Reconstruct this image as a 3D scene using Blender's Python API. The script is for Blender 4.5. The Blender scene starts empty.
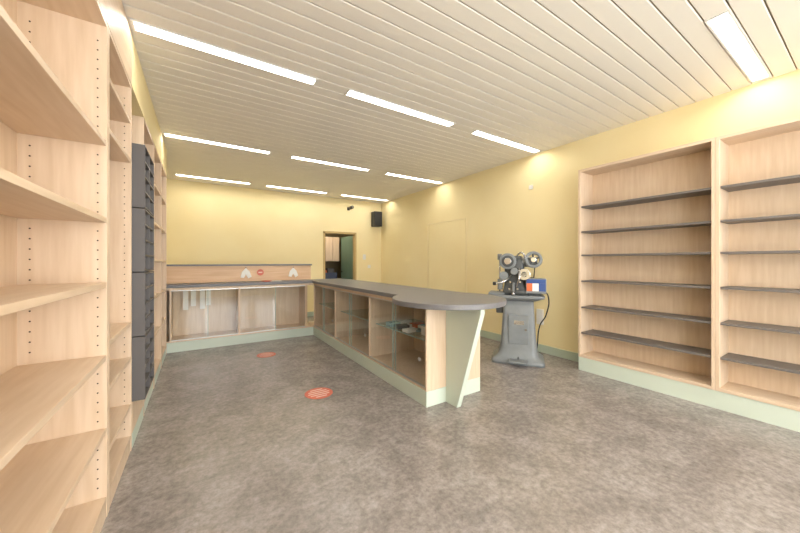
import bpy, bmesh, math, random
from mathutils import Vector, Matrix
random.seed(3)
scene = bpy.context.scene
COL = scene.collection

# ------------------------------------------------------------------ materials
def srgb(r, g, b):
    def c(v):
        v /= 255.0
        return v/12.92 if v <= 0.04045 else ((v+0.055)/1.055)**2.4
    return (c(r), c(g), c(b), 1)

def mat(name, col, rough=0.5, metal=0.0, noise=0.0, nscale=3.0, stretch=(1,1,1), detail=4, col2=None, spec=0.5, bump=0.0):
    m = bpy.data.materials.new(name); m.use_nodes = True
    nt = m.node_tree; b = nt.nodes['Principled BSDF']
    b.inputs['Roughness'].default_value = rough
    b.inputs['Metallic'].default_value = metal
    b.inputs['Specular IOR Level'].default_value = spec
    tc = nt.nodes.new('ShaderNodeTexCoord')
    mp = nt.nodes.new('ShaderNodeMapping'); mp.inputs['Scale'].default_value = stretch
    nz = nt.nodes.new('ShaderNodeTexNoise'); nz.inputs['Scale'].default_value = nscale
    nz.inputs['Detail'].default_value = detail
    nt.links.new(tc.outputs['Object'], mp.inputs['Vector'])
    nt.links.new(mp.outputs['Vector'], nz.inputs['Vector'])
    rp = nt.nodes.new('ShaderNodeValToRGB')
    if col2 is None:
        k = 1-noise
        col2 = (col[0]*k, col[1]*k, col[2]*k, 1)
    rp.color_ramp.elements[0].position = 0.3; rp.color_ramp.elements[1].position = 0.7
    rp.color_ramp.elements[0].color = col2; rp.color_ramp.elements[1].color = col
    nt.links.new(nz.outputs['Fac'], rp.inputs['Fac'])
    nt.links.new(rp.outputs['Color'], b.inputs['Base Color'])
    if bump:
        bp = nt.nodes.new('ShaderNodeBump'); bp.inputs['Strength'].default_value = bump; bp.inputs['Distance'].default_value = 0.002
        nt.links.new(nz.outputs['Fac'], bp.inputs['Height']); nt.links.new(bp.outputs['Normal'], b.inputs['Normal'])
    return m

W1 = srgb(225,202,176); W2 = srgb(213,187,157)
wood_v = mat('beech_vertical', W1, 0.45, col2=W2, nscale=6, stretch=(6,6,0.5), detail=6)
wood_h = mat('beech_horizontal', W1, 0.42, col2=W2, nscale=6, stretch=(6,0.5,6), detail=6)
wood_x = mat('beech_long_x', srgb(224,188,150), 0.45, col2=srgb(210,170,130), nscale=6, stretch=(0.5,6,6), detail=6)
yellow = mat('yellow_wall_paint', srgb(245,230,184), 0.8, col2=srgb(241,223,172), nscale=1.3, detail=5, spec=0.15)
yellow_e = mat('yellow_trim_paint', srgb(240,223,176), 0.7, noise=0.03)
ceil_m = mat('ceiling_slat_enamel', srgb(234,229,218), 0.42, noise=0.03, nscale=2)
ceil_dark = mat('ceiling_gap_dark', srgb(150,138,120), 0.9)
graytop = mat('gray_laminate', srgb(116,115,117), 0.4, noise=0.12, nscale=60)
grayshelf = mat('gray_shelf_laminate', srgb(112,106,102), 0.45, noise=0.1, nscale=50)
mint = mat('mint_laminate', srgb(207,217,202), 0.5, noise=0.03)
mint_d = mat('mint_edge', srgb(184,196,178), 0.5, noise=0.03)
graybox = mat('gray_plastic', srgb(97,93,91), 0.5, noise=0.05)
graydark = mat('gray_plastic_dark', srgb(48,47,47), 0.7)
hole = mat('peg_hole_dark', srgb(70,55,42), 0.9)
white = mat('white_enamel', srgb(236,234,228), 0.4)
black = mat('black_plastic', srgb(28,28,30), 0.4)
alu = mat('aluminium', srgb(205,203,198), 0.35, metal=0.7)
iron = mat('machine_gray_enamel', srgb(130,134,135), 0.38, noise=0.12, nscale=12)
iron_d = mat('machine_dark_iron', srgb(78,81,82), 0.4, metal=0.3, noise=0.2, nscale=20)
steel = mat('steel', srgb(190,190,190), 0.25, metal=1.0)
blue = mat('label_blue', srgb(40,75,140), 0.4)
orange = mat('label_orange', srgb(222,110,60), 0.4)
red = mat('sticker_red', srgb(204,104,80), 0.5)
paper = mat('paper', srgb(238,236,230), 0.6)
greendoor = mat('green_door_paint', srgb(104,132,112), 0.45, noise=0.1)
brown = mat('brown_trim', srgb(200,172,116), 0.5, noise=0.1)
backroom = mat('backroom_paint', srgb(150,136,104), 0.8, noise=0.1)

def floor_mat():
    m = bpy.data.materials.new('mottled_linoleum'); m.use_nodes = True
    nt = m.node_tree; b = nt.nodes['Principled BSDF']
    tc = nt.nodes.new('ShaderNodeTexCoord')
    n1 = nt.nodes.new('ShaderNodeTexNoise'); n1.inputs['Scale'].default_value = 26; n1.inputs['Detail'].default_value = 12; n1.inputs['Roughness'].default_value=0.75
    n2 = nt.nodes.new('ShaderNodeTexNoise'); n2.inputs['Scale'].default_value = 4.0; n2.inputs['Detail'].default_value = 9; n2.inputs['Roughness'].default_value=0.66; n2.inputs['Distortion'].default_value=0.5
    for n in (n1, n2): nt.links.new(tc.outputs['Object'], n.inputs['Vector'])
    r = nt.nodes.new('ShaderNodeValToRGB')
    r.color_ramp.elements[0].position=0.36; r.color_ramp.elements[0].color=srgb(132,124,119)
    r.color_ramp.elements[1].position=0.64; r.color_ramp.elements[1].color=srgb(172,164,158)
    nt.links.new(n1.outputs['Fac'], r.inputs['Fac'])
    r2 = nt.nodes.new('ShaderNodeValToRGB')
    r2.color_ramp.elements[0].position=0.40; r2.color_ramp.elements[0].color=(0.74,0.725,0.715,1)
    r2.color_ramp.elements[1].position=0.60; r2.color_ramp.elements[1].color=(1,1,1,1)
    nt.links.new(n2.outputs['Fac'], r2.inputs['Fac'])
    mx = nt.nodes.new('ShaderNodeMixRGB'); mx.blend_type='MULTIPLY'; mx.inputs[0].default_value=1
    nt.links.new(r.outputs['Color'], mx.inputs[1]); nt.links.new(r2.outputs['Color'], mx.inputs[2])
    nt.links.new(mx.outputs[0], b.inputs['Base Color'])
    b.inputs['Roughness'].default_value = 0.27
    b.inputs['Specular IOR Level'].default_value = 0.55
    return m
floor_m = floor_mat()

def glass_mat(name, tint=(0.97,0.99,0.98,1), base=0.09, k=0.4):
    m = bpy.data.materials.new(name); m.use_nodes = True
    nt = m.node_tree; nt.nodes.clear()
    o = nt.nodes.new('ShaderNodeOutputMaterial'); t = nt.nodes.new('ShaderNodeBsdfTransparent'); t.inputs[0].default_value = tint
    g = nt.nodes.new('ShaderNodeBsdfGlossy'); g.inputs['Roughness'].default_value = 0.01
    lw = nt.nodes.new('ShaderNodeLayerWeight'); lw.inputs['Blend'].default_value = 0.5
    pw = nt.nodes.new('ShaderNodeMath'); pw.operation='POWER'; pw.inputs[1].default_value=3
    ml = nt.nodes.new('ShaderNodeMath'); ml.operation='MULTIPLY_ADD'; ml.inputs[1].default_value=k; ml.inputs[2].default_value=base
    mx = nt.nodes.new('ShaderNodeMixShader')
    nt.links.new(lw.outputs['Facing'], pw.inputs[0]); nt.links.new(pw.outputs[0], ml.inputs[0])
    nt.links.new(ml.outputs[0], mx.inputs[0]); nt.links.new(t.outputs[0], mx.inputs[1]); nt.links.new(g.outputs[0], mx.inputs[2])
    nt.links.new(mx.outputs[0], o.inputs[0])
    return m
glass = glass_mat('display_glass')

def emis(name, col, s):
    m = bpy.data.materials.new(name); m.use_nodes = True
    b = m.node_tree.nodes['Principled BSDF']
    b.inputs['Base Color'].default_value = (0.9,0.9,0.9,1)
    b.inputs['Emission Color'].default_value = col
    b.inputs['Emission Strength'].default_value = s
    return m
tube_m = emis('lamp_diffuser', (1.0,0.965,0.90,1), 31)
fill_glow = emis('backroom_fill_glow', (1.0,0.9,0.75,1), 45)  # emission for the added back room fill light

# ------------------------------------------------------------------ helpers
def empty(name, loc=(0,0,0)):
    e = bpy.data.objects.new(name, None); COL.objects.link(e); e.location = loc; e.empty_display_size = 0.2
    return e

def addbox(bm, b, idx=0):
    x0,x1,y0,y1,z0,z1 = b
    v = [bm.verts.new(p) for p in [(x0,y0,z0),(x1,y0,z0),(x1,y1,z0),(x0,y1,z0),(x0,y0,z1),(x1,y0,z1),(x1,y1,z1),(x0,y1,z1)]]
    for f in [(3,2,1,0),(4,5,6,7),(0,1,5,4),(1,2,6,5),(2,3,7,6),(3,0,4,7)]:
        fc = bm.faces.new([v[i] for i in f]); fc.material_index = idx

def finish(bm, name, mats, parent=None, bevel=0.0, smooth=False, seg=2):
    me = bpy.data.meshes.new(name); bmesh.ops.recalc_face_normals(bm, faces=bm.faces[:]); bm.to_mesh(me); bm.free()
    if not isinstance(mats, (list,tuple)): mats = [mats]
    for m in mats: me.materials.append(m)
    o = bpy.data.objects.new(name, me); COL.objects.link(o)
    if parent: o.parent = parent
    if smooth:
        for p in me.polygons: p.use_smooth = True
    if bevel:
        md = o.modifiers.new('bevel','BEVEL'); md.width = bevel; md.segments = seg; md.limit_method='ANGLE'
    return o

def boxes(name, bl, m, parent=None, bevel=0.0):
    bm = bmesh.new()
    for b in bl:
        addbox(bm, b[:6], b[6] if len(b) > 6 else 0)
    return finish(bm, name, m, parent, bevel)

def prism(name, pts, z0, z1, m, parent=None, bevel=0.0, axis='z'):
    bm = bmesh.new()
    def P(a,b,c):
        return {'z':(a,b,c),'x':(c,a,b),'y':(a,c,b)}[axis]
    lo = [bm.verts.new(P(p[0],p[1],z0)) for p in pts]; hi = [bm.verts.new(P(p[0],p[1],z1)) for p in pts]
    bm.faces.new(lo[::-1]); bm.faces.new(hi)
    n = len(pts)
    for i in range(n):
        bm.faces.new([lo[i], lo[(i+1)%n], hi[(i+1)%n], hi[i]])
    return finish(bm, name, m, parent, bevel)

def cyl(name, c, r, h, m, parent=None, axis='z', seg=32, r2=None, bevel=0.0):
    bm = bmesh.new()
    bmesh.ops.create_cone(bm, cap_ends=True, segments=seg, radius1=r, radius2=r if r2 is None else r2, depth=h)
    R = {'z':Matrix.Identity(4),'x':Matrix.Rotation(math.pi/2,4,'Y'),'y':Matrix.Rotation(math.pi/2,4,'X')}[axis]
    bmesh.ops.transform(bm, matrix=Matrix.Translation(c)@R, verts=bm.verts)
    o = finish(bm, name, m, parent, bevel)
    for p in o.data.polygons:
        if len(p.vertices) == 4: p.use_smooth = True
    return o

def rrect(cx, cy, w, d, r, n=5):
    pts = []
    for (sx, sy, a0) in [(1,1,0),(-1,1,90),(-1,-1,180),(1,-1,270)]:
        for i in range(n+1):
            a = math.radians(a0+90*i/n)
            pts.append((cx+sx*(w/2-r)+r*math.cos(a), cy+sy*(d/2-r)+r*math.sin(a)))
    return pts

def loft(name, secs, m, parent=None):
    bm = bmesh.new(); rings = []
    for z,cx,cy,w,d,r in secs:
        rings.append([bm.verts.new((p[0],p[1],z)) for p in rrect(cx,cy,w,d,r)])
    for a,b in zip(rings, rings[1:]):
        n = len(a)
        for i in range(n):
            f = bm.faces.new([a[i],a[(i+1)%n],b[(i+1)%n],b[i]]); f.smooth = True
    bm.faces.new(rings[0][::-1]); bm.faces.new(rings[-1])
    o = finish(bm, name, m, parent)
    return o

def tube(name, pts, r, m, parent=None):
    cu = bpy.data.curves.new(name,'CURVE'); cu.dimensions='3D'; cu.bevel_depth=r; cu.bevel_resolution=4; cu.use_fill_caps=True
    s = cu.splines.new('BEZIER'); s.bezier_points.add(len(pts)-1)
    for bp_, p in zip(s.bezier_points, pts):
        bp_.co = p; bp_.handle_left_type='AUTO'; bp_.handle_right_type='AUTO'
    cu.materials.append(m)
    o = bpy.data.objects.new(name, cu); COL.objects.link(o)
    if parent: o.parent = parent
    return o

# ------------------------------------------------------------------ dimensions
XL, XR, YF, YB, H = -0.72, 4.15, -2.2, 7.44, 2.886

# ------------------------------------------------------------------ shell
boxes('floor', [(XL-0.1,XR+0.1,YF-0.1,9.6,-0.1,0)], floor_m)
boxes('wall_left', [(XL-0.1,XL,YF-0.1,YB+0.1,0,H+0.2)], yellow)
boxes('wall_right', [(XR,XR+0.1,YF-0.1,YB+0.1,0,H+0.2)], yellow)
DX0, DX1, DZ = 2.56, 3.38, 2.03
boxes('wall_back', [(XL,DX0,YB,YB+0.1,0,H+0.2),(DX1,XR,YB,YB+0.1,0,H+0.2),(DX0,DX1,YB,YB+0.1,DZ,H+0.2)], yellow)
boxes('wall_front', [(XL,XR,YF-0.1,YF,0,0.35),(XL,XR,YF-0.1,YF,2.6,H+0.2),(XL,-0.45,YF-0.1,YF,0.35,2.6),(3.9,XR,YF-0.1,YF,0.35,2.6),(1.6,1.75,YF-0.1,YF,0.35,2.6)], yellow)
w = empty('window_1')
for i,(a,b) in enumerate([(-0.45,1.6),(1.75,3.9)]):
    boxes('frame_%d'%i, [(a,a+0.06,YF-0.08,YF-0.02,0.35,2.6),(b-0.06,b,YF-0.08,YF-0.02,0.35,2.6),(a+0.06,b-0.06,YF-0.08,YF-0.02,0.35,0.41),(a+0.06,b-0.06,YF-0.08,YF-0.02,2.54,2.6),((a+b)/2-0.03,(a+b)/2+0.03,YF-0.08,YF-0.02,0.41,2.54)], white, w)
for a,b in [(-0.45,1.6),(1.75,3.9)]:
    ld = bpy.data.lights.new('daylight_portal','AREA'); ld.shape='RECTANGLE'; ld.size=b-a; ld.size_y=2.25
    ld.cycles.is_portal = True
    lo = bpy.data.objects.new('daylight_portal', ld); COL.objects.link(lo); lo.location=((a+b)/2,YF-0.12,1.475)
    lo.rotation_euler = (math.radians(90),0,0)

# back room behind the doorway
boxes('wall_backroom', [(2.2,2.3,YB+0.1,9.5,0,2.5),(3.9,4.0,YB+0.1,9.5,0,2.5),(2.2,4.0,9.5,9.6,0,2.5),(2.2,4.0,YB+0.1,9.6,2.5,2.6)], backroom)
boxes('trim_1', [(DX0-0.03,DX0+0.02,YB-0.015,YB+0.1,0,DZ+0.02),(DX1-0.02,DX1+0.03,YB-0.015,YB+0.1,0,DZ+0.02),(DX0-0.03,DX1+0.03,YB-0.015,YB+0.1,DZ-0.02,DZ+0.03)], brown)
d1 = empty('door_1')
boxes('slab', [(3.362,3.40,7.555,8.36,0.01,1.99)], greendoor, d1, 0.003)
cyl('handle', (3.34,8.24,1.03), 0.012, 0.05, steel, d1, 'x')
cyl('grip', (3.32,8.19,1.03), 0.011, 0.12, steel, d1, 'y')
hc = empty('wall_cabinet')
boxes('body', [(2.93,3.33,8.42,8.75,1.32,2.0)], wood_v, hc, 0.004)
boxes('doors', [(2.935,3.127,8.40,8.418,1.33,1.99),(3.133,3.325,8.40,8.418,1.33,1.99)], wood_v, hc, 0.002)
boxes('hanging_rail', [(2.93,3.33,8.75,9.499,1.90,1.95)], wood_v, hc)
kc = empty('storage_crate')
boxes('shell', [(2.80,3.30,8.5,9.0,0,0.02),(2.80,2.82,8.5,9.0,0.02,1.0),(3.28,3.30,8.5,9.0,0.02,1.0),(2.82,3.28,8.5,8.52,0.02,1.0),(2.82,3.28,8.98,9.0,0.02,1.0)], mat('crate_blue',srgb(70,80,105),0.5), kc)
boxes('contents', [(2.84,3.02,8.55,8.9,0.021,1.07)], [orange], kc, 0.01)
boxes('contents_gray', [(3.06,3.24,8.6,8.85,0.021,1.12)], [graybox], kc, 0.01)
bl_ = empty('backroom_fill_lamp')  # unseen lamp, added to brighten the back room through the doorway
cyl('fill_emitter', (2.75,7.95,2.46), 0.13, 0.058, fill_glow, bl_)
cyl('base', (2.75,7.95,2.494), 0.14, 0.01, white, bl_)

# sealed painted-over door on the right wall
d2 = empty('door_2')
boxes('leaf', [(XR-0.010,XR-0.0005,4.22,5.34,0.0,2.09)], yellow, d2, 0.002)
boxes('frame', [(XR-0.016,XR-0.0005,4.19,4.212,0,2.12),(XR-0.016,XR-0.0005,5.348,5.37,0,2.12),(XR-0.016,XR-0.0005,4.212,5.348,2.098,2.12)], yellow_e, d2, 0.002)

boxes('baseboard_right', [(XR-0.015,XR-0.001,2.05,4.185,0,0.11),(XR-0.015,XR-0.001,5.375,YB,0,0.11),(XR-0.015,XR-0.001,YF,-0.42,0,0.11)], mint_d)
boxes('baseboard_back', [(XL,DX0-0.04,YB-0.015,YB-0.001,0,0.11),(DX1+0.04,XR-0.02,YB-0.015,YB-0.001,0,0.11)], mint_d)

# ------------------------------------------------------------------ slatted ceiling and lights
P = 0.125
rows = [0.595+2.125*k for k in range(-1,4)]
cols = [(-0.385,0.86),(1.15,2.46),(2.80,4.09)]
bm = bmesh.new()
def slat(x0,x1,yc):
    hw = P/2-0.004
    prof = [(-hw,0.012),(-hw+0.0,0.004),(-hw+0.004,0),(hw-0.004,0),(hw,0.004),(hw,0.012)]
    a = [bm.verts.new((x0,yc+p[0],H+p[1])) for p in prof]; b = [bm.verts.new((x1,yc+p[0],H+p[1])) for p in prof]
    for i in range(len(prof)-1):
        bm.faces.new([a[i],a[i+1],b[i+1],b[i]])
    bm.faces.new([a[0],b[0],b[-1],a[-1]]); bm.faces.new(a); bm.faces.new(b[::-1])
n = -int((0.595-YF)/P)
while 0.595+n*P < YB-0.03:
    yc = 0.595+n*P
    if any(abs(yc-r)<0.01 for r in rows):
        xs = XL
        for a,b in cols:
            slat(xs,a-0.002,yc); xs = b+0.002
        slat(xs,XR,yc)
    else:
        slat(XL,XR,yc)
    n += 1
addbox(bm,(XL,XR,YF,YB,H+0.07,H+0.09),1)
n = -int((0.595-YF)/P)
while 0.595+n*P < YB-0.03:
    yc = 0.595+(n+0.5)*P
    addbox(bm,(XL,XR,yc-0.012,yc+0.012,H+0.013,H+0.016),1)
    n += 1
finish(bm,'ceiling',[ceil_m,ceil_dark])

for r in rows:
    if r > YB: continue
    for a,b in cols:
        L = empty('ceiling_light')
        hw = P/2-0.004
        boxes('rim', [(a,b,r-hw,r-hw+0.012,H-0.006,H+0.03),(a,b,r+hw-0.012,r+hw,H-0.006,H+0.03),(a,a+0.015,r-hw+0.012,r+hw-0.012,H-0.006,H+0.03),(b-0.015,b,r-hw+0.012,r+hw-0.012,H-0.006,H+0.03)], white, L)
        boxes('diffuser', [(a+0.016,b-0.016,r-0.022,r+0.022,H+0.006,H+0.012)], tube_m, L)
        boxes('reflector', [(a+0.015,b-0.015,r-hw+0.012,r+hw-0.012,H+0.02,H+0.03)], white, L)

# ------------------------------------------------------------------ left shelving
XF = -0.40
TOP = 2.52
def left_unit(y0, y1, shelves, plinth, plh=0.08, holes=True, back=wood_v):
    e = empty('shelving_unit')
    t = 0.024
    xb = XL+0.004
    boxes('side_panels', [(xb,XF,y0,y0+t,0,TOP),(xb,XF,y1-t,y1,0,TOP)], wood_v, e, 0.0015)
    boxes('back_panel', [(xb,xb+0.01,y0+t,y1-t,0.0,TOP)], back, e)
    boxes('top_board', [(xb+0.01,XF,y0+t,y1-t,TOP-0.024,TOP)], wood_h, e, 0.0015)
    boxes('plinth', [(xb+0.012,XF-0.004,y0+t,y1-t,0,plh)], plinth, e)
    boxes('shelves', [(xb+0.011,XF-0.002,y0+t,y1-t,z,z+0.026) for z in shelves], wood_h, e, 0.0015)
    if holes:
        bm = bmesh.new()
        for x in (XF-0.035, xb+0.05):
            z = 0.16
            while z < TOP-0.06:
                if all(abs(z+0.0-s-0.013) > 0.03 for s in shelves):
                    bmesh.ops.create_cone(bm, cap_ends=True, segments=10, radius1=0.0036, radius2=0.0036, depth=0.002,
                        matrix=Matrix.Translation((x,y1-t-0.0005,z))@Matrix.Rotation(math.pi/2,4,'X'))
                z += 0.048
        finish(bm,'peg_holes',hole,e)
    return e
left_unit(-0.25,0.945,[0.08,0.43,0.80,1.17,1.50,1.89],wood_v,holes=False)
left_unit(0.95,2.17,[0.08,0.43,0.80,1.17,1.50,1.89],wood_v)
left_unit(2.175,2.83,[0.08,0.30,0.62,0.86,1.98,2.25],wood_v)
left_unit(3.38,4.08,[0.10,0.5,0.9,1.3,1.7,2.1],mint,0.10,False)
left_unit(4.085,4.78,[0.10,0.5,0.9,1.3,1.7,2.1],mint,0.10,False)
left_unit(4.785,5.48,[0.10,0.5,0.9,1.3,1.7,2.1],mint,0.10,False)
boxes('trim_2', [(XL+0.004,XF-0.0,-0.25,2.83,TOP+0.003,H-0.008)], wood_h)
boxes('trim_3', [(XL+0.004,XF-0.0,2.835,5.48,TOP+0.003,H-0.008)], yellow)

pc = empty('pigeonhole_cabinet')
y0,y1 = 2.85,3.36
boxes('plinth', [(XL+0.01,XF,y0,y1,0,0.10)], mint, pc)
boxes('base_box', [(XL+0.01,XF,y0,y1,0.102,0.32)], wood_v, pc, 0.002)
xf = -0.33
nmod = 4; zz = 0.322; hh = (2.14-0.322)/nmod
for k in range(nmod):
    a = zz+k*hh; b = a+hh-0.006
    bl = [(XL+0.01,xf,y0,y0+0.012,a,b),(XL+0.01,xf,y1-0.012,y1,a,b),(XL+0.01,XL+0.02,y0+0.012,y1-0.012,a,b)]
    for j in range(5):
        z = a+(b-a-0.012)*j/4
        bl.append((XL+0.02,xf,y0+0.012,y1-0.012,z,z+0.012))
    bl.append((XL+0.02,xf,(y0+y1)/2-0.005,(y0+y1)/2+0.005,a+0.012,b-0.012))
    boxes('module_%d'%k, bl, graybox, pc, 0.002)
    boxes('inner_back_%d'%k, [(XL+0.021,XL+0.024,y0+0.013,y1-0.013,a+0.013,b-0.013)], graydark, pc)

# ------------------------------------------------------------------ right shelving
RX = 3.85
def right_unit(y0,y1):
    e = empty('wall_bookcase')
    t=0.026; top=2.41; xb = XR-0.003
    boxes('side_panels', [(RX,xb,y0,y0+t,0.16,top),(RX,xb,y1-t,y1,0.16,top)], wood_v, e, 0.0015)
    boxes('top_board', [(RX,xb,y0+t,y1-t,top-0.03,top)], wood_h, e, 0.0015)
    boxes('bottom_board', [(RX,xb,y0+t,y1-t,0.16,0.19)], wood_h, e, 0.0015)
    boxes('back_panel', [(xb-0.01,xb,y0+t,y1-t,0.19,top-0.03)], wood_v, e)
    boxes('plinth', [(RX+0.006,xb,y0-0.0005,y1,0,0.158)], mint, e)
    for i,z in enumerate([0.46,0.765,1.08,1.39,1.67,1.97]):
        boxes('shelf_%d'%i, [(RX+0.012,xb-0.012,y0+t+0.002,y1-t-0.002,z-0.02,z)], grayshelf, e, 0.002)
    return e
right_unit(0.828,2.02); right_unit(-0.365,0.827)

# ------------------------------------------------------------------ counter
c = empty('display_counter')
X0, X1 = 1.70, 2.38
YN, YC, YK = 2.22, 5.53, 5.95
tt = 0.97; tb = 0.925
XS = -0.70
boxes('plinth', [(X0,X1,YN,YK,0,0.14),(XS,X0,YC,YK,0,0.14)], mint, c, 0.002)
divs = [YN, 3.35, 4.48, YC-0.02]
bl = [(X0+0.01,X1-0.02,YN+0.02,YK,0.141,0.16),(X1-0.02,X1,YN,YK,0.141,tb)]
for i,y in enumerate(divs):
    bl.append((X0 if i==0 else X0+0.008,X1-0.02,y,y+0.022,0.16 if i else 0.141,tb))
bl.append((X0+0.004,X0+0.03,YN+0.022,YC,tb-0.035,tb-0.001))
boxes('carcase_long', bl, wood_v, c, 0.0015)
bl = [(XS,X0,YC+0.01,YK,0.141,0.16),(XS,X0+0.01,YK-0.02,YK,0.16,tb),(XS,X0,YC+0.004,YC+0.03,tb-0.035,tb-0.001)]
for x in (XS,-0.36,0.52,1.57):
    bl.append((x-0.011 if x>XS else x,x+0.011,YC+0.008,YK-0.02,0.16,tb))
boxes('carcase_short', bl, wood_v, c, 0.0015)
def panes(name, ql, m, parent):
    bm = bmesh.new()
    for q in ql:
        bm.faces.new([bm.verts.new(p) for p in q])
    return finish(bm, name, m, parent)
gl = []; tr = []; ed = []
z0_,z1_ = 0.172, tb-0.036
for a,b in zip(divs,divs[1:]):
    m_ = (a+b)/2+0.01
    for (p,q,x) in ((a+0.024,m_+0.02,X0+0.012),(m_-0.02,b-0.002,X0+0.020)):
        gl.append([(x,p,z0_),(x,q,z0_),(x,q,z1_),(x,p,z1_)])
    tr += [(X0+0.002,X0+0.026,a+0.024,b-0.002,0.161,0.172),(X0+0.002,X0+0.026,a+0.024,b-0.002,tb-0.047,tb-0.037)]
    ed += [(X0+0.008,X0+0.015,m_+0.016,m_+0.022,0.172,tb-0.047),(X0+0.017,X0+0.023,m_-0.024,m_-0.019,0.172,tb-0.047)]
    cyl('finger_pull', (X0+0.008,a+0.12,0.40), 0.018, 0.006, alu, c, 'x')
for a,b in ((-0.36,0.52),(0.52,1.57)):
    m_ = (a+b)/2
    for (p,q,y) in ((a+0.013,m_+0.02,YC+0.012),(m_-0.02,b-0.013,YC+0.020)):
        gl.append([(p,y,z0_),(q,y,z0_),(q,y,z1_),(p,y,z1_)])
    tr += [(a+0.013,b-0.013,YC+0.002,YC+0.026,0.161,0.172),(a+0.013,b-0.013,YC+0.002,YC+0.026,tb-0.047,tb-0.037)]
    ed += [(m_+0.016,m_+0.022,YC+0.008,YC+0.015,0.172,tb-0.047)]
ge = mat('glass_edge_green',srgb(150,175,165),0.2)
panes('sliding_glass', gl, glass, c)
boxes('glass_rails', tr, alu, c)
boxes('glass_edges', ed, ge, c)
sg = glass_mat('shelf_glass',(0.86,0.93,0.90,1),0.08,0.3)
boxes('inner_shelves', [(X0+0.10,X1-0.022,a+0.025,b-0.004,0.55,0.558) for a,b in zip(divs,divs[1:])], sg, c)
boxes('inner_shelf_edges', [(X0+0.096,X0+0.0995,a+0.025,b-0.004,0.549,0.559) for a,b in zip(divs,divs[1:])], ge, c)
cx, cy, R = 1.95, 2.22, 0.52
pts = []
ex0, ex1 = X0-0.02, X1+0.03
a_start = math.atan2(math.sqrt(R*R-(ex1-cx)**2), ex1-cx)
a_end = math.atan2(math.sqrt(R*R-(ex0-cx)**2), ex0-cx)
N = 64
for i in range(N+1):
    a = a_start-(2*math.pi-(a_end-a_start))*i/N
    pts.append((cx+R*math.cos(a), cy+R*math.sin(a)))
pts += [(ex0,YC-0.02),(XS,YC-0.02),(XS,YK+0.01),(ex1,YK+0.01)]
prism('worktop', pts, tb+0.001, tt, graytop, c, 0.006)
boxes('riser_panel', [(XS,X0+0.06,YK-0.07,YK-0.045,tt+0.001,1.235),(X0+0.035,X0+0.06,YK-0.045,YK,tt+0.001,1.235)], wood_x, c, 0.002)
boxes('riser_cap', [(XS,X0+0.075,YK-0.10,YK+0.02,1.236,1.262)], graytop, c, 0.003)
prism('support_fin', [(YN-0.002,0.0),(YN-0.002,tb),(1.79,tb),(1.79,tb-0.05),(2.07,0.0)], 1.925, 1.975, mint, c, 0.003, axis='x')

# things in and on the counter
it = empty('leaflet_stack')
lm = [paper, orange, mat('leaflet_teal', srgb(130,160,165)), mat('leaflet_dark', srgb(90,85,80))]
for k in range(9):
    x = 1.88+0.12*(k%3)*0.8+0.03*random.random(); y = 2.72+0.19*(k//3)+0.05*random.random()
    o = boxes('leaflet_%d'%k, [(-0.07,0.07,-0.05,0.05,0,0.02+0.03*random.random())], lm[(0,2,0,3,0,1,2,0,0)[k]], it)
    o.location = (x,y,0.559); o.rotation_euler=(0,0,random.uniform(-.3,.3))
bx = empty('small_box')
boxes('body', [(1.90,2.08,2.43,2.57,0.5585,0.65)], paper, bx, 0.002)
boxes('lid', [(1.895,2.085,2.425,2.575,0.65,0.665)], lm[2], bx, 0.002)
pb = empty('sandpaper_disc')
cyl('disc', (0.95,5.70,tt+0.008), 0.08, 0.012, red, pb, seg=40)
boxes('card', [(1.0,1.19,5.62,5.76,tt+0.002,tt+0.006)], paper, pb)
wst = mat('sticker_white',srgb(236,205,190))
for x in (0.58,1.36):
    s = empty('hanging_towel')
    tube('hook', [(x+0.07,YK-0.0705,1.20),(x+0.07,YK-0.10,1.20),(x+0.07,YK-0.11,1.215)], 0.005, steel, s)
    prism('cloth', [(x+0.07,1.20),(x+0.01,1.13),(x-0.01,1.04),(x+0.04,1.03),(x+0.07,1.09),(x+0.11,1.02),(x+0.16,1.05),(x+0.13,1.14)], YK-0.092, YK-0.080, paper, s, 0.003, axis='y')
s = empty('notice_sign')
cyl('disc', (0.88,YK-0.0735,1.12), 0.055, 0.003, red, s, 'y')
boxes('lettering', [(0.85,0.91,YK-0.0765,YK-0.0752,1.11,1.13)], wst, s)
for k,x in enumerate((-0.19,-0.09,0.03,0.11)):
    h = empty('hanging_tag')
    tube('hook', [(x,YK-0.021,0.87),(x,YK-0.12,0.87),(x,YK-0.14,0.885)], 0.004, steel, h)
    boxes('tag', [(x-0.034,x+0.034,YK-0.106,YK-0.102,0.56+0.05*(k%2),0.868)], paper, h)

def sticker(x,y,r):
    e = empty('floor_sticker')
    cyl('disc', (x,y,0.0015), r, 0.002, red, e, seg=48)
    bl = []
    for k in range(5):
        hw_ = r*(0.45,0.68,0.78,0.68,0.4)[k]; yy = y+r*(0.62-0.31*k)
        bl.append((x-hw_,x+hw_,yy-r*0.07,yy+r*0.07,0.0026,0.0031))
    boxes('lettering', bl, wst, e)
sticker(0.99,3.04,0.135); sticker(0.78,4.69,0.125)

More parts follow.
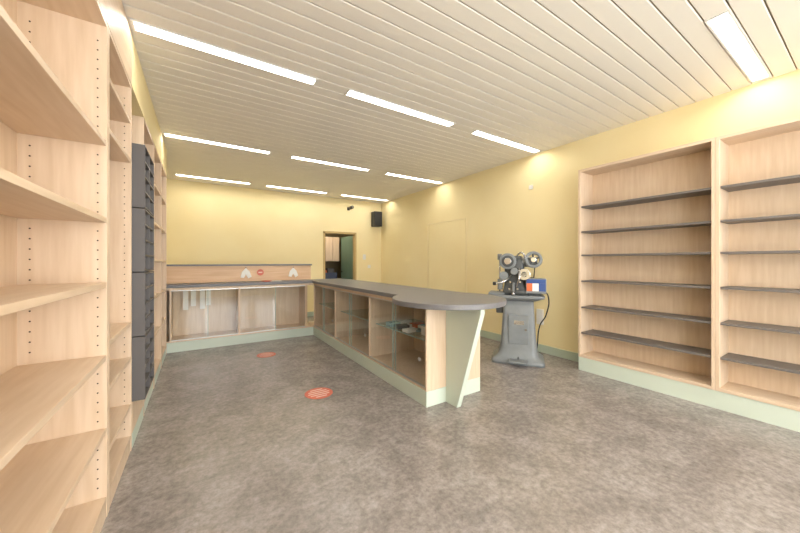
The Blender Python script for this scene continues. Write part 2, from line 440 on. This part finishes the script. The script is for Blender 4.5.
# ------------------------------------------------------------------ speaker, camera, switches
sp = empty('wall_speaker')
boxes('cabinet', [(3.80,4.03,7.16,7.36,2.23,2.62)], black, sp, 0.015)
boxes('grille', [(3.815,4.015,7.152,7.16,2.26,2.59)], graydark, sp, 0.004)
boxes('bracket', [(3.89,3.94,7.36,YB-0.001,2.40,2.46)], black, sp)
sc = empty('security_camera')
boxes('mount', [(3.16,3.22,YB-0.03,YB-0.001,2.62,2.70)], black, sc, 0.003)
cyl('arm', (3.19,7.36,2.66), 0.012, 0.11, black, sc, 'y')
cyl('body', (3.19,7.25,2.665), 0.04, 0.15, black, sc, 'y', bevel=0.006)
cyl('lens', (3.19,7.172,2.665), 0.025, 0.012, steel, sc, 'y')
def plate(name,bl,m,knob=None):
    e = empty(name); boxes('plate', [bl], m, e, 0.003)
    if knob: boxes('rocker', [knob], white, e, 0.002)
plate('light_switch',(3.60,3.68,YB-0.012,YB-0.001,1.36,1.50),white,(3.62,3.66,YB-0.018,YB-0.012,1.39,1.47))
plate('light_switch',(3.74,3.82,YB-0.012,YB-0.001,1.14,1.22),white,(3.76,3.80,YB-0.018,YB-0.012,1.16,1.20))
plate('wall_sensor',(XR-0.02,XR-0.001,2.83,2.89,2.38,2.44),white)
plate('wall_socket',(XR-0.03,XR-0.001,2.66,2.76,0.40,0.62),white,(XR-0.036,XR-0.03,2.68,2.74,0.43,0.50))

# ------------------------------------------------------------------ shoe stitching machine
M = empty('shoe_stitching_machine')
loft('foot', [(0,0,0,0.64,0.48,0.06),(0.035,0,0,0.64,0.48,0.06),(0.055,0,0,0.60,0.44,0.07),(0.10,0,0,0.50,0.38,0.08),(0.18,0.01,0,0.455,0.35,0.07),(0.35,0.01,0,0.42,0.33,0.05),(0.62,0.01,0,0.385,0.31,0.04),(0.80,0.01,0,0.37,0.30,0.04)], iron, M)
boxes('door_plate', [(-0.11,0.13,-0.178,-0.150,0.25,0.62)], iron, M, 0.006)
boxes('name_plate', [(-0.04,0.08,-0.182,-0.1785,0.50,0.55)], steel, M, 0.001)
cyl('door_knob', (0.10,-0.186,0.44), 0.012, 0.02, steel, M, 'y')
loft('table', [(0.80,0.0,0,0.44,0.32,0.04),(0.83,-0.03,0,0.66,0.38,0.05),(0.835,-0.03,0,0.70,0.40,0.05),(0.865,-0.03,0,0.70,0.40,0.05),(0.87,-0.03,0,0.68,0.38,0.05)], iron, M)
boxes('oil_tray', [(-0.36,-0.16,-0.16,0.12,0.871,0.90)], iron, M, 0.008)
boxes('side_bracket', [(-0.27,-0.17,-0.08,0.08,0.62,0.80)], iron_d, M, 0.015)
boxes('pedal', [(-0.10,0.12,-0.36,-0.20,0.05,0.07)], iron, M, 0.006)
tube('pedal_arm', [(0.01,-0.22,0.06),(0.01,-0.18,0.09),(0.01,-0.12,0.14)], 0.013, iron_d, M)
loft('head_base', [(0.871,-0.02,0.0,0.34,0.28,0.04),(0.93,-0.02,0.0,0.32,0.24,0.04),(1.0,-0.04,0.02,0.25,0.20,0.03),(1.12,-0.05,0.02,0.22,0.18,0.03),(1.22,-0.04,0.02,0.25,0.19,0.04),(1.33,-0.03,0.02,0.22,0.17,0.04),(1.38,-0.03,0.02,0.15,0.12,0.03)], iron_d, M)
cyl('upper_arm', (0.06,0.0,1.30), 0.065, 0.36, iron, M, 'x', bevel=0.008)
cyl('front_drum', (-0.12,-0.10,1.31), 0.105, 0.07, iron, M, 'y', bevel=0.01)
cyl('front_drum_ring', (-0.12,-0.138,1.31), 0.075, 0.012, iron_d, M, 'y', bevel=0.003)
cyl('front_drum_hub', (-0.12,-0.15,1.31), 0.045, 0.03, steel, M, 'y', bevel=0.004)
bm = bmesh.new()
def torus(bm, R_, r_, mtx, n1=40, n2=10):
    vs = []
    for i in range(n1):
        a = 2*math.pi*i/n1; ring=[]
        for j in range(n2):
            b = 2*math.pi*j/n2
            ring.append(bm.verts.new(mtx@Vector(((R_+r_*math.cos(b))*math.cos(a),(R_+r_*math.cos(b))*math.sin(a),r_*math.sin(b)))))
        vs.append(ring)
    for i in range(n1):
        for j in range(n2):
            bm.faces.new([vs[i][j],vs[(i+1)%n1][j],vs[(i+1)%n1][(j+1)%n2],vs[i][(j+1)%n2]]).smooth=True
ang = math.radians(85)
WC = (0.19,-0.09,1.33)
torus(bm,0.088,0.020,Matrix.Translation(WC)@Matrix.Rotation(ang,4,'X'))
finish(bm,'hand_wheel_rim',iron,M)
for k in range(5):
    a = k*math.pi*2/5+0.4
    mt = Matrix.Rotation(ang,3,'X')
    p = mt@Vector((0.088*math.cos(a),0.088*math.sin(a),0))
    tube('spoke_%d'%k, [WC,(WC[0]+p.x,WC[1]+p.y,WC[2]+p.z)], 0.011, iron_d, M)
cyl('wheel_hub', (0.19,-0.05,1.33), 0.035, 0.12, steel, M, 'y', bevel=0.005)
cyl('pulley', (0.08,-0.13,1.14), 0.075, 0.04, steel, M, 'y', bevel=0.006)
cyl('pulley_core', (0.08,-0.08,1.14), 0.035, 0.14, iron_d, M, 'y')
cyl('side_gear', (-0.17,-0.12,1.12), 0.055, 0.05, iron, M, 'y', bevel=0.006)
cyl('cam_disc', (-0.04,-0.14,1.18), 0.045, 0.04, iron, M, 'y', bevel=0.006)
cyl('spool', (-0.22,-0.02,1.00), 0.035, 0.14, iron, M, 'z', bevel=0.004)
cyl('thread_post', (-0.23,0.05,1.13), 0.009, 0.52, steel, M, 'z')
cyl('thread_reel', (-0.23,0.05,1.37), 0.03, 0.08, iron, M, 'z', bevel=0.004)
tube('lever_1', [(-0.08,-0.10,1.12),(-0.16,-0.18,1.05),(-0.27,-0.20,1.02)], 0.012, steel, M)
cyl('lever_knob', (-0.28,-0.20,1.02), 0.022, 0.04, black, M, 'x', bevel=0.006)
tube('lever_2', [(0.02,-0.11,1.22),(0.02,-0.18,1.10),(-0.01,-0.15,0.98)], 0.013, steel, M)
tube('lever_3', [(-0.02,-0.08,1.37),(0.05,-0.12,1.42),(0.10,-0.10,1.35)], 0.010, steel, M)
tube('needle_arm', [(-0.05,-0.08,1.02),(-0.05,-0.17,1.0),(-0.05,-0.17,0.92)], 0.016, iron, M)
cyl('horn', (-0.05,-0.17,0.895), 0.03, 0.05, steel, M, 'z', r2=0.014)
for k,(x,z) in enumerate(((-0.10,0.95),(0.0,0.95),(-0.09,1.04),(0.03,1.04))):
    cyl('bolt_%d'%k, (x,-0.10-0.02*(z<1),z), 0.012, 0.03, steel, M, 'y')
cyl('motor', (0.08,0.12,1.01), 0.085, 0.24, iron_d, M, 'x', bevel=0.01)
tube('belt', [(0.21,0.02,1.24),(0.20,0.06,1.10),(0.19,0.12,1.04)], 0.007, black, M)
boxes('control_box', [(0.10,0.34,-0.14,0.06,0.90,1.09)], iron, M, 0.008)
boxes('label_blue', [(0.11,0.33,-0.1445,-0.141,1.03,1.08)], blue, M)
boxes('label_orange', [(0.11,0.175,-0.1445,-0.141,0.93,1.029)], orange, M)
boxes('label_white', [(0.177,0.25,-0.1445,-0.141,0.93,1.029)], paper, M)
boxes('label_blue_low', [(0.252,0.33,-0.1445,-0.141,0.93,1.029)], blue, M)
boxes('box_feet', [(0.12,0.28,-0.08,0.04,0.87,0.90)], iron_d, M)
tube('power_cable', [(0.31,0.02,0.94),(0.37,0.06,0.86),(0.35,0.10,0.60),(0.28,0.16,0.45),(0.24,0.22,0.10),(0.22,0.27,0.012)], 0.008, black, M)
M.location = (3.56,2.66,0); M.rotation_euler = (0,0,math.radians(-54))

# ------------------------------------------------------------------ world
wd = bpy.data.worlds.new('World'); scene.world = wd; wd.use_nodes = True
bg = wd.node_tree.nodes['Background']
bg.inputs[0].default_value = (0.94,0.97,1.0,1); bg.inputs[1].default_value = 9.5

# ------------------------------------------------------------------ camera
cd = bpy.data.cameras.new('camera'); co = bpy.data.objects.new('camera', cd); COL.objects.link(co)
cd.sensor_width = 36; cd.sensor_fit='HORIZONTAL'; cd.lens = 312.4/800*36
cd.shift_y = -4.5/800
cd.clip_start = 0.02
co.location = (0,0,1.3)
co.rotation_euler = (math.radians(90),0,math.radians(-32.6))
scene.camera = co
scene.view_settings.view_transform = 'Standard'
scene.view_settings.exposure = 0.12
